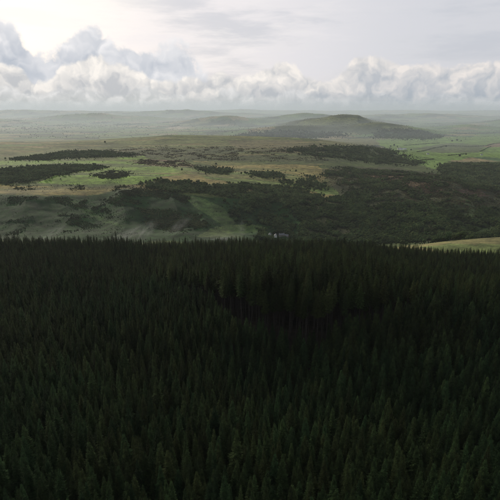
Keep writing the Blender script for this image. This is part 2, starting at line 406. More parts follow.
# ------------------------------------------------------------------ materials
def matte(name, col, rough=.9, spec=.15, var=.0, hue=None, scale=1.0, trans=0.0, place=.02, lumv=.9, pvar=.4):
    m = bpy.data.materials.new(name); m.use_nodes = True
    h = G(m.node_tree); b = m.node_tree.nodes['Principled BSDF']
    b.inputs['Roughness'].default_value = rough
    b.inputs['Specular IOR Level'].default_value = spec
    c = (*col, 1)
    tcn = h.n('ShaderNodeTexCoord').outputs['Object']
    nz = h.noise(tcn, scale, 4, .6)
    cc = h.mix(h.ss(nz, .3, .7), tuple(x * (1 - var) for x in col), tuple(min(1, x * (1 + var)) for x in col))
    if hue is not None:
        oi = h.n('ShaderNodeObjectInfo').outputs['Random']
        cc = h.mix(oi, cc, h.mix(h.ss(nz, .3, .7), tuple(x * (1 - var) for x in hue), tuple(x * (1 + var) for x in hue)))
        r2 = h.m('FRACT', h.m('MULTIPLY', oi, 17.31))
        gp = h.n('ShaderNodeNewGeometry').outputs['Position']
        pn = h.noise(gp, place, 3, .6)
        cc = h.vm('SCALE', cc, h.m('MULTIPLY', h.m('MULTIPLY_ADD', r2, lumv, 1.0 - lumv * .5), h.ss(pn, .3, .7, 1 - pvar, 1 + pvar)))
    h.put(b.inputs['Base Color'], cc)
    if trans:
        tr = h.n('ShaderNodeBsdfTranslucent'); h.put(tr.inputs[0], cc)
        mx = h.n('ShaderNodeMixShader'); mx.inputs[0].default_value = trans
        m.node_tree.links.new(b.outputs[0], mx.inputs[1]); m.node_tree.links.new(tr.outputs[0], mx.inputs[2])
        m.node_tree.links.new(mx.outputs[0], m.node_tree.nodes['Material Output'].inputs[0])
    return m

M_BLUE = matte('blue_green_needles', (.018, .039, .014), spec=.03, var=.5, hue=(.026, .044, .014), scale=.9, trans=.2, pvar=.15)
M_OLIVE = matte('olive_needles', (.022, .039, .013), spec=.03, var=.5, hue=(.030, .041, .013), scale=.9, trans=.2, pvar=.15)
M_BROWN = matte('mature_needles', (.023, .038, .011), spec=.03, var=.5, hue=(.032, .039, .012), scale=.9, trans=.2, pvar=.25, lumv=1.25)
M_BARK = matte('spruce_bark', (.036, .031, .025), var=.45, scale=3.0)
M_LEAF = matte('broad_leaves', (.034, .056, .020), spec=.01, var=.5, hue=(.050, .064, .022), scale=.25, trans=.15, lumv=.45)
M_LEAFD = matte('dark_leaves', (.052, .078, .029), spec=.01, var=.5, hue=(.072, .083, .033), scale=.25, trans=.1, lumv=.45)
M_GORSE = matte('gorse_leaves', (.033, .046, .018), spec=.01, var=.4, hue=(.048, .050, .022), scale=.4)
M_HEATHER = matte('heather_scrub', (.045, .045, .020), spec=.01, var=.4, hue=(.075, .052, .028), scale=.4)
M_WHITE = matte('whitewash', (.74, .73, .70), var=.06, scale=.6)
M_SLATE = matte('slate_roof', (.13, .135, .145), var=.2, rough=.6, scale=1.5)
M_TIN = matte('sheet_roof', (.30, .31, .32), var=.12, rough=.5, scale=.4)
M_STONE = matte('rubble_stone', (.22, .20, .17), var=.3, scale=1.2)
M_GLASS = matte('window_glass', (.03, .035, .04), rough=.1, spec=.5)
M_DOOR = matte('painted_door', (.05, .08, .06), rough=.5)

def terrain_material():
    m = bpy.data.materials.new('grassland'); m.use_nodes = True
    h = G(m.node_tree); b = m.node_tree.nodes['Principled BSDF']
    b.inputs['Roughness'].default_value = .95; b.inputs['Specular IOR Level'].default_value = .1
    at = h.n('ShaderNodeAttribute', attribute_name='cover')
    ob = h.n('ShaderNodeTexCoord').outputs['Object']
    n1 = h.noise(ob, .35, 5, .65); n2 = h.noise(ob, .045, 6, .62); n3 = h.noise(ob, .009, 5, .6)
    f = h.m('MULTIPLY', h.m('MULTIPLY', h.ss(n1, .2, .8, .5, 1.5), h.ss(n2, .25, .75, .45, 1.55)), h.ss(n3, .25, .75, .80, 1.20))
    c = h.vm('SCALE', at.outputs['Color'], f)
    dry = h.mix(h.m('MULTIPLY', h.ss(n2, .52, .70), .20), c, h.mix(1.0, c, (1.35, 1.0, .72), 'MULTIPLY'))
    h.put(b.inputs['Base Color'], dry)
    bm = h.n('ShaderNodeBump'); bm.inputs['Strength'].default_value = .6; bm.inputs['Distance'].default_value = 1.2
    h.put(bm.inputs['Height'], n1); h.put(b.inputs['Normal'], bm.outputs[0])
    return m

# ------------------------------------------------------------------ terrain sheet
def build_terrain():
    ys = np.concatenate([np.linspace(-700, 40, 16)[:-1], np.linspace(40, 560, 90)[:-1], np.exp(np.linspace(math.log(560), math.log(900), 60))[:-1],
                         np.exp(np.linspace(math.log(900), math.log(4600), 420))[:-1], np.exp(np.linspace(math.log(4600), math.log(14000), 130))])
    ts = np.concatenate([np.linspace(-.98, -.62, 40)[:-1], np.linspace(-.62, .62, 620), np.linspace(.62, .98, 40)[1:]])
    Y, T = np.meshgrid(ys, ts, indexing='ij'); X = T * halfw(Y)
    Z = height(X, Y)
    nr, nc = Y.shape
    V = np.stack([X, Y, Z], -1).reshape(-1, 3)
    idx = np.arange(nr * nc).reshape(nr, nc)
    q = np.stack([idx[:-1, :-1], idx[:-1, 1:], idx[1:, 1:], idx[1:, :-1]], -1).reshape(-1, 4)
    me = bpy.data.meshes.new('terrain')
    me.vertices.add(len(V)); me.vertices.foreach_set('co', V.ravel())
    me.loops.add(q.size); me.loops.foreach_set('vertex_index', q.ravel().astype(np.int32))
    me.polygons.add(len(q)); me.polygons.foreach_set('loop_start', np.arange(0, q.size, 4, dtype=np.int32))
    me.polygons.foreach_set('loop_total', np.full(len(q), 4, np.int32))
    me.polygons.foreach_set('use_smooth', np.ones(len(q), bool))
    me.update()
    col = cover(V[:, 0], V[:, 1], V[:, 2])
    ca = me.color_attributes.new('cover', 'FLOAT_COLOR', 'POINT')
    ca.data.foreach_set('color', np.concatenate([col, np.ones((len(col), 1))], 1).astype(np.float32).ravel())
    me.materials.append(terrain_material())
    o = link('terrain', me); tag(o, kind='structure')
build_terrain()

# ------------------------------------------------------------------ conifer shapes
def spruce_parts(h, r, base, seed, whorl=.42, nb=7, tw=5, stubs=0, thick=.16, taper=.95):
    q = random.Random(seed); V, Fc = [], []
    def kite(p, d, l, w, n):
        m = p + d * (l * .45); k = len(V)
        V.extend((p, m + n * w, p + d * l, m - n * w)); Fc.append((k, k + 1, k + 2, k + 3))
    lean = Vector((q.uniform(-.012, .012), q.uniform(-.012, .012), 0))
    z = base
    ph = q.uniform(0, 6.28)
    while z < h * .985:
        f = (z - base) / (h - base)
        n = max(4, int(nb * (1 - .35 * f) + q.random()))
        for k in range(n):
            ph += 6.283 / n + q.uniform(-.25, .25)
            L = (r * (1 - f) ** taper * q.uniform(.72, 1.18) + .10) * (1 if f > .18 else .55 + 2.5 * f)
            if q.random() < .05: L *= 1.25
            e = -.28 + 1.0 * f ** 1.5 + q.uniform(-.12, .12)
            zz = z + q.uniform(-.2, .2) * whorl
            o = Vector((lean.x * zz, lean.y * zz, zz))
            out = Vector((math.cos(ph), math.sin(ph), 0)); side = Vector((-out.y, out.x, 0))
            def sp(s): return o + out * (L * s) + Vector((0, 0, L * (e * s - .30 * s * s + .26 * s ** 3)))
            for i in range(tw):
                s = .22 + .74 * (i + q.uniform(-.3, .3)) / tw
                p = sp(s)
                tl = L * (.50 * (1.15 - s)) + .16
                for sg in (-1, 1):
                    d = (out * q.uniform(.55, .85) + side * sg * q.uniform(.5, .9) + Vector((0, 0, q.uniform(-.55, .0)))).normalized()
                    nn = d.cross(Vector((q.uniform(-.5, .5), q.uniform(-.5, .5), 1))).normalized()
                    kite(p, d, tl, max(.06, tl * .24), nn)
            d = (sp(1) - sp(.7)).normalized()
            kite(sp(.72), d, L * .36 + .12, max(.05, .10 * L), d.cross(Vector((0, 0, 1))).normalized())
        z += whorl * q.uniform(.8, 1.2) * (1 - .35 * f)
    top = Vector((lean.x * h, lean.y * h, h * .96))
    for a in (0, 1.57): kite(top, Vector((0, 0, 1)), h * .05 + .25, .07, Vector((math.cos(a), math.sin(a), 0)))
    # trunk
    TV, TF = [], []
    segs = 7; ns = 6
    tb = thick * (h / 14)
    for s in range(segs + 1):
        zz = -.6 + (h * .95 + .6) * s / segs; rr = tb * (1 - .9 * s / segs)
        for k in range(ns):
            a = 6.283 * k / ns
            TV.append(Vector((lean.x * zz + rr * math.cos(a), lean.y * zz + rr * math.sin(a), zz)))
    for s in range(segs):
        for k in range(ns):
            a, b = s * ns + k, s * ns + (k + 1) % ns
            TF.append((a, b, b + ns, a + ns))
    for _ in range(stubs):                # dead twigs on the bare lower stem
        zz = q.uniform(.15, 1.0) * base; a = q.uniform(0, 6.28); L = q.uniform(.5, 1.6)
        d = Vector((math.cos(a), math.sin(a), q.uniform(-.35, .1))).normalized(); p = Vector((0, 0, zz)); k = len(TV)
        TV.extend((p + Vector((0, 0, .06)), p - Vector((0, 0, .06)), p + d * L)); TF.append((k, k + 1, k + 2))
    return V, Fc, TV, TF

VAR = []                                   # (crown mesh, trunk mesh, height, tone, kind)
JOIN = []                                  # joined meshes for the stuff
TONE = {0: M_BLUE, 1: M_OLIVE, 2: M_BROWN}
def add_variant(h, r, base, seed, tone, kind, **kw):
    V, Fc, TV, TF = spruce_parts(h, r, base, seed, **kw)
    VAR.append((mesh_from('spruce_crown', V, Fc, (TONE[tone],)), mesh_from('spruce_trunk', TV, TF, (M_BARK,), True), h, tone, kind))
    n = len(V)
    JOIN.append(mesh_from('spruce', V + TV, Fc + [tuple(a + n for a in f) for f in TF], (TONE[tone], M_BARK), midx=[0] * len(Fc) + [1] * len(TF)))
for i in range(5): add_variant(14.5 + .5 * (i % 3), 2.35 + .16 * (i % 4), .8, 100 + i, 0, 'young', whorl=.5, nb=8)
for i in range(4): add_variant(14.5 + .6 * (i % 3), 2.3 + .2 * (i % 3), .9, 130 + i, 1, 'young', whorl=.5, nb=8)
for i in range(6): add_variant(30 + .9 * (i % 4), 2.7 + .22 * (i % 3), 15.5 + 1.1 * (i % 4), 160 + i, 2 if i % 3 else 1, 'tall', whorl=.62, nb=7, tw=4, stubs=26, thick=.125, taper=.8)
YOUNG = [i for i, v in enumerate(VAR) if v[4] == 'young']; TALL = [i for i, v in enumerate(VAR) if v[4] == 'tall']

# ------------------------------------------------------------------ instancing of the masses
def proto_collection(name, meshes):
    col = bpy.data.collections.new(name)
    for k, me in enumerate(meshes):
        o = bpy.data.objects.new('%s_%02d' % (name, k), me); col.objects.link(o)
    return col
def scatter(name, pts, rot, scl, idx, col, label=None, cat=None):
    me = bpy.data.meshes.new(name)
    n = len(pts); me.vertices.add(n); me.vertices.foreach_set('co', np.asarray(pts, np.float32).ravel())
    for nm, ty, arr, key in (('rot', 'FLOAT_VECTOR', rot, 'vector'), ('scl', 'FLOAT_VECTOR', scl, 'vector'), ('pick', 'INT', idx, 'value')):
        a = me.attributes.new(nm, ty, 'POINT'); a.data.foreach_set(key, np.asarray(arr, np.int32 if ty == 'INT' else np.float32).ravel())
    o = link(name, me)
    ng = bpy.data.node_groups.new(name, 'GeometryNodeTree')
    ng.interface.new_socket('Geometry', in_out='INPUT', socket_type='NodeSocketGeometry')
    ng.interface.new_socket('Geometry', in_out='OUTPUT', socket_type='NodeSocketGeometry')
    N, L = ng.nodes, ng.links
    gi, go = N.new('NodeGroupInput'), N.new('NodeGroupOutput')
    iop = N.new('GeometryNodeInstanceOnPoints'); ci = N.new('GeometryNodeCollectionInfo')
    ci.inputs['Collection'].default_value = col; ci.inputs['Separate Children'].default_value = True; ci.inputs['Reset Children'].default_value = True
    def attr(nm, ty):
        a = N.new('GeometryNodeInputNamedAttribute'); a.data_type = ty; a.inputs['Name'].default_value = nm; return a.outputs[0]
    m2p = N.new('GeometryNodeMeshToPoints')
    L.new(gi.outputs[0], m2p.inputs[0]); L.new(m2p.outputs[0], iop.inputs['Points']); L.new(ci.outputs[0], iop.inputs['Instance'])
    iop.inputs['Pick Instance'].default_value = True
    L.new(attr('pick', 'INT'), iop.inputs['Instance Index'])
    L.new(attr('rot', 'FLOAT_VECTOR'), iop.inputs['Rotation']); L.new(attr('scl', 'FLOAT_VECTOR'), iop.inputs['Scale'])
    L.new(iop.outputs[0], go.inputs[0])
    md = o.modifiers.new('scatter', 'NODES'); md.node_group = ng
    return tag(o, label, cat, kind='stuff')

# ------------------------------------------------------------------ the spruce plantation
EDGE_T = [-1, -.26, -.2, -.1, -.045, .0, .05, .1, .15, .2, .3, .4, .5, 1.0]
EDGE_Y = [900, 900, 315, 268, 232, 224, 219, 214, 209, 216, 224, 238, 250, 300]
def edge_far(t): return np.interp(t, [-1, -.3, 0, .25, .4, .55, 1], [530, 525, 520, 526, 524, 522, 522])
def young_grid():
    sp = 3.45; out = []
    for r, Y in enumerate(np.arange(62, 540, sp)):
        xs = np.arange(-.72 * halfw(Y), .72 * halfw(Y), sp) + rng.uniform(0, sp)
        xs = xs[np.abs(xs) < .64 * Y + 18] if Y > 60 else xs
        x = xs + rng.normal(0, .75, len(xs)); y = Y + rng.normal(0, .8, len(xs))
        t = x / y
        e = np.interp(t, EDGE_T, EDGE_Y)
        ok = (y < np.minimum(e - 6.0, edge_far(t))) & (rng.random(len(xs)) > .035)
        out.append(np.stack([x[ok], y[ok], np.full(ok.sum(), r)], 1))
    return np.concatenate(out)
def tall_grid():
    sp = 4.15; out = []
    for r, Y in enumerate(np.arange(200, 560, sp)):
        xs = np.arange(-.64 * Y, .64 * Y, sp) + rng.uniform(0, sp)
        x = xs + rng.normal(0, .7, len(xs)); y = Y + rng.normal(0, .7, len(xs)); t = x / y
        ok = (y > np.interp(t, EDGE_T, EDGE_Y)) & (y < edge_far(t)) & (rng.random(len(xs)) > .05)
        out.append(np.stack([x[ok], y[ok], np.full(ok.sum(), r)], 1))
    return np.concatenate(out)
def spruce_points():
    yg, tg = young_grid(), tall_grid()
    # young stand: shorter towards the clearing, taller on the left flank
    X, Y = yg[:, 0], yg[:, 1]; t = X / Y
    s = np.interp(Y, [62, 120, 200, 300, 540], [1.0, 1.0, .86, 1.15, 1.3]) * (1 + (np.interp(t, [-.04, .0, .13, .22], [1, 1, 1, 1.5]) - 1) * sstep(Y, 140, 190)) * (1 + .16 * (fbm(X / 26, Y / 26, 3) - .5)) * rng.normal(1, .12, len(X)).clip(.65, 1.3)
    a = dict(X=X, Y=Y, Z=height(X, Y) - .1, s=s, row=yg[:, 2].astype(int), kind=np.zeros(len(X), int))
    n1 = fbm(X / 40 + 2, Y / 40, 3) + rng.normal(0, .10, len(X)) + np.interp(Y, [90, 160, 260, 400], [-.02, -.05, .06, .2])
    nb = sum(1 for i in YOUNG if VAR[i][3] == 0)
    a['pick'] = np.where(n1 < .52, rng.integers(0, nb, len(X)), rng.integers(nb, len(YOUNG), len(X)))
    X, Y = tg[:, 0], tg[:, 1]; t = X / Y
    e = np.interp(t, EDGE_T, EDGE_Y)
    s = (np.interp(t, [-.26, -.12, -.03, .2, .35, .5], [.72, .86, 1.0, .96, .80, .68]) * np.interp(Y, [210, 330, 540], [1.0, .93, .86])) * (1 + .10 * (fbm(X / 30, Y / 30, 3) - .5)) * rng.normal(1, .085, len(X)).clip(.78, 1.18)
    b = dict(X=X, Y=Y, Z=height(X, Y) - .1, s=s, row=tg[:, 2].astype(int), kind=np.ones(len(X), int), pick=rng.integers(TALL[0], TALL[-1] + 1, len(X)), e=Y - e)
    return a, b
YG, TS = spruce_points()

def ordinal(n):
    if 10 <= n % 100 <= 20: return '%dth' % n
    return '%d%s' % (n, {1: 'st', 2: 'nd', 3: 'rd'}.get(n % 10, 'th'))

def tree_object(name, var, loc, rz, sc, label, cat, group):
    e = link(name, None, loc=loc); e.rotation_euler = (random.gauss(0, .02), random.gauss(0, .02), rz); e.scale = sc
    tag(e, label, cat, group)
    crown, trunk = VAR[var][:2]
    link('crown', crown, e); link('trunk', trunk, e)
    return e

def individuals():
    # young spruces of the nearest rows whose tops show in the picture
    h = np.array([VAR[i][2] for i in YG['pick']]) * YG['s']
    px, py = project(YG['X'], YG['Y'], YG['Z'] + h)
    vis = (px > 2) & (px < 498) & (py < 499.5)
    rows = {}
    for k in np.where(vis)[0]: rows.setdefault(YG['row'][k], []).append(k)
    chosen, front = set(), 0
    for r in sorted(rows):
        ks = sorted(rows[r], key=lambda k: px[k])
        front += 1
        if len(chosen) + len(ks) > 298: break
        hm = np.median(h[ks])
        for q, k in enumerate(ks):
            tone = 'blue-green' if VAR[YG['pick'][k]][3] == 0 else 'olive-green'
            size = 'tall ' if h[k] > hm * 1.09 else 'short ' if h[k] < hm * .91 else ''
            lab = '%s%s spruce, %s from the left in the %s row up from the bottom edge' % (size, tone, ordinal(q + 1), 'first' if front == 1 else ordinal(front))
            s = YG['s'][k]; w = min(1.35, max(.74, random.gauss(1.03, .13)))
            tree_object('spruce_tree', YG['pick'][k], (YG['X'][k], YG['Y'][k], YG['Z'][k]), random.uniform(0, 6.28), (s * w, s * w, s), lab, 'spruce tree', 'spruces in the nearest rows of the plantation')
            chosen.add(k)
    # tall bare-stemmed spruces along the open edge of the old stand
    hT = np.array([VAR[i][2] for i in TS['pick']]) * TS['s']
    qx, qy = project(TS['X'], TS['Y'], TS['Z'] + hT)
    t = TS['X'] / TS['Y']
    cand = [k for k in np.where((TS['e'] < 3.4) & (qx > 225) & (qx < 497))[0]]
    cand.sort(key=lambda k: qx[k])
    cand = cand[:84]
    hm = np.median(hT[cand])
    for q, k in enumerate(cand):
        size = 'taller' if hT[k] > hm * 1.05 else 'shorter' if hT[k] < hm * .95 else 'tall'
        lab = '%s dark spruce with bare trunk, %s from the left along the clearing edge mid-forest' % (size, ordinal(q + 1))
        s = TS['s'][k]
        tree_object('mature_spruce', TS['pick'][k], (TS['X'][k], TS['Y'][k], TS['Z'][k]), random.uniform(0, 6.28), (s, s, s), lab, 'spruce tree', 'bare-stemmed spruces along the old stand edge')
    return chosen, set(cand)
CH, CT = individuals()

def forest_mass():
    k1 = np.array([k for k in range(len(YG['X'])) if k not in CH]); k2 = np.array([k for k in range(len(TS['X'])) if k not in CT])
    cat = lambda n: np.concatenate([YG[n][k1], TS[n][k2]])
    pts = np.stack([cat('X'), cat('Y'), cat('Z')], 1); s = cat('s'); n = len(s)
    w = rng.normal(1.03, .13, n).clip(.72, 1.35)
    rot = np.stack([rng.normal(0, .022, n), rng.normal(0, .022, n), rng.uniform(0, 6.28, n)], 1)
    scatter('spruce_forest', pts, rot, np.stack([s * w, s * w, s], 1), cat('pick'), proto_collection('spruce_kinds', JOIN),
            'dense dark spruce plantation filling the lower half of the view', 'forest')
    print('spruces', n + len(CH) + len(CT), len(CH), len(CT))
forest_mass()

# ------------------------------------------------------------------ broadleaf trees, scrub, hedges
import bmesh
def ico(sub):
    bm = bmesh.new(); bmesh.ops.create_icosphere(bm, subdivisions=sub, radius=1)
    V = [v.co.copy() for v in bm.verts]; Fc = [tuple(v.index for v in f.verts) for f in bm.faces]; bm.free()
    return V, Fc
ICO1, ICO2 = ico(2), ico(1)
def lump(V, Fc, c, r, q, src=ICO1, flat=1.0, jag=.22):
    k = len(V); o = q.uniform(0, 50)
    for v in src[0]:
        d = 1 + jag * (2 * float(fbm(np.array(v.x * 2.3 + o), np.array(v.y * 2.3 + v.z * 3.1 + o), 2)) - 1) + q.uniform(-.08, .08)
        V.append(Vector((c[0] + v.x * r * d, c[1] + v.y * r * d, c[2] + v.z * r * d * flat)))
    Fc.extend(tuple(a + k for a in f) for f in src[1])
def leaves(V, Fc, c, r, n, size, q, flat=1.0):
    for _ in range(n):
        d = Vector((q.gauss(0, 1), q.gauss(0, 1), q.gauss(.2, 1))).normalized()
        p = Vector((c[0] + d.x * r * 1.04, c[1] + d.y * r * 1.04, c[2] + d.z * r * 1.04 * flat))
        a = Vector((q.gauss(0, 1), q.gauss(0, 1), q.gauss(0, 1))).normalized(); b = a.cross(d).normalized()
        s = size * q.uniform(.6, 1.4); k = len(V)
        V.extend((p - a * s, p + b * s * .6, p + a * s, p - b * s * .6)); Fc.append((k, k + 1, k + 2, k + 3))
def broadleaf(h, w, seed):
    q = random.Random(seed); V, Fc, TV, TF = [], [], [], []
    n = 9
    for i in range(n):
        a = i * 2.4 + q.uniform(-.4, .4); f = (i + .5) / n
        z = h * (.34 + .52 * f); rad = w * .5 * math.sqrt(max(0, 1 - ((f - .38) / .72) ** 2)) * .62
        c = (math.cos(a) * rad, math.sin(a) * rad, z); r = w * q.uniform(.20, .29)
        lump(V, Fc, c, r, q, flat=.86); leaves(V, Fc, c, r, 26, w * .055, q, .86)
    for s in range(4):
        zz = -.5 + (h * .6 + .5) * s / 3; rr = w * .035 * (1 - .6 * s / 3)
        for k in range(6): TV.append(Vector((rr * math.cos(k * 1.047), rr * math.sin(k * 1.047), zz)))
    for s in range(3):
        for k in range(6):
            a, b = s * 6 + k, s * 6 + (k + 1) % 6; TF.append((a, b, b + 6, a + 6))
    for i in range(4):
        a = i * 1.57 + q.uniform(-.4, .4); k = len(TV); p = Vector((0, 0, h * .32)); e = Vector((math.cos(a) * w * .3, math.sin(a) * w * .3, h * .62))
        for d in (Vector((.025 * w, 0, 0)), Vector((-.012 * w, .02 * w, 0)), Vector((-.012 * w, -.02 * w, 0))): TV.append(p + d)
        TV.append(e); TF.extend(((k, k + 1, k + 3), (k + 1, k + 2, k + 3), (k + 2, k, k + 3)))
    return V, Fc, TV, TF
def bush(h, w, seed):
    q = random.Random(seed); V, Fc = [], []
    for i in range(5):
        a = i * 2.4; rad = w * .27 * (i > 0)
        c = (math.cos(a) * rad, math.sin(a) * rad, h * q.uniform(.30, .5)); r = w * q.uniform(.22, .32)
        lump(V, Fc, c, r, q, src=ICO2, flat=h / w * 1.1, jag=.35); leaves(V, Fc, c, r, 14, w * .07, q, h / w * 1.1)
    return V, Fc
BL = []; BJOIN = []; BJOIND = []
for i in range(6):
    V, Fc, TV, TF = broadleaf(9.5 + (i % 3), 8.0 + .7 * (i % 4), 300 + i)
    BL.append((mesh_from('broadleaf_crown', V, Fc, (M_LEAF,)), mesh_from('broadleaf_trunk', TV, TF, (M_BARK,))))
    n = len(V)
    for dst, mt in ((BJOIN, M_LEAF), (BJOIND, M_LEAFD)):
        dst.append(mesh_from('broadleaf', V + TV, Fc + [tuple(a + n for a in f) for f in TF], (mt, M_BARK), midx=[0] * len(Fc) + [1] * len(TF)))
GORSE = [mesh_from('gorse', *bush(2.4, 3.6, 400 + i), (M_GORSE,)) for i in range(5)]
HEATHER = [mesh_from('heather', *bush(1.3, 3.4, 420 + i), (M_HEATHER,)) for i in range(4)]
C_BL, C_BLD, C_GO, C_HE = proto_collection('tree_kinds', BJOIN), proto_collection('dark_tree_kinds', BJOIND), proto_collection('gorse_kinds', GORSE), proto_collection('scrub_kinds', HEATHER)

CLEAR = [ground_at(a, b, 900)[:2] for a, b in ((269.8, 235.8), (275.6, 236.9), (281.6, 236.2), (286.2, 236.6), (398.6, 149.6), (401.6, 149.9), (404.8, 149.5), (427.8, 154.4), (481.5, 155.2))]
def patch(name, polys, ylim, spacing, col, smin, smax, label, cat, thin=0.0, wob=1.0, xlim=None):
    pts = []
    polys = [np.asarray(p, float) for p in polys]
    allp = np.concatenate(polys)
    Y0, Y1 = ylim
    tmin = (allp[:, 0].min() - 265) / F * 1.02; tmax = (allp[:, 0].max() - 235) / F * 1.02
    ys = np.arange(Y0, Y1, spacing)
    xs0, xs1 = min(tmin * Y0, tmin * Y1), max(tmax * Y0, tmax * Y1)
    X, Y = np.meshgrid(np.arange(xs0, xs1, spacing), ys); X, Y = X.ravel(), Y.ravel()
    X = X + rng.uniform(-.5, .5, len(X)) * spacing; Y = Y + rng.uniform(-.5, .5, len(Y)) * spacing
    Z = height(X, Y); px, py = project(X, Y, Z)
    qx = px + rng.normal(0, 2.6, len(X)) * wob + wob * (14 * (fbm(X / 70, Y / 60, 4) - .5)); qy = py + rng.normal(0, .75, len(X)) * wob + wob * (4.0 * (fbm(X / 80 + 8, Y / 60 + 2, 4) - .5))
    m = np.zeros(len(X), bool)
    for p in polys: m |= inpoly(qx, qy, p)
    if thin > 0: m &= fbm(X / 38 + 4, Y / 46, 3) > thin
    m &= fbm(X / 24 + 1, Y / 30 + 6, 3) > .30
    ex = px + rng.normal(0, 6.5, len(X)) * wob + wob * (14 * (fbm(X / 70, Y / 60, 4) - .5)); ey = py + rng.normal(0, 1.7, len(X)) * wob + wob * (4.0 * (fbm(X / 80 + 8, Y / 60 + 2, 4) - .5))
    fr = np.zeros(len(X), bool)                   # bushy margin round each wood
    for p in polys: fr |= inpoly(ex, ey, p)
    fr &= ~m & (rng.random(len(X)) < .30)
    m |= fr
    for bx, by in CLEAR: m &= ~((np.abs(X - bx) < 9.5) & (Y > by - 42) & (Y < by + 9))
    X, Y, Z, fr = X[m], Y[m], Z[m], fr[m]; n = len(X)
    if n == 0: print('EMPTY', name); return
    s = rng.uniform(smin * .7, smax * 1.08, n) * (1 + .8 * (fbm(X / 30, Y / 30, 2) - .5)) * np.where(fr, rng.uniform(.25, .6, n), 1.0)
    return scatter(name, np.stack([X, Y, Z - .15], 1), np.stack([np.zeros(n), np.zeros(n), rng.uniform(0, 6.28, n)], 1),
            np.stack([s, s, s * rng.uniform(.8, 1.15, n)], 1), rng.integers(0, len(col.objects), n), col, label, cat)

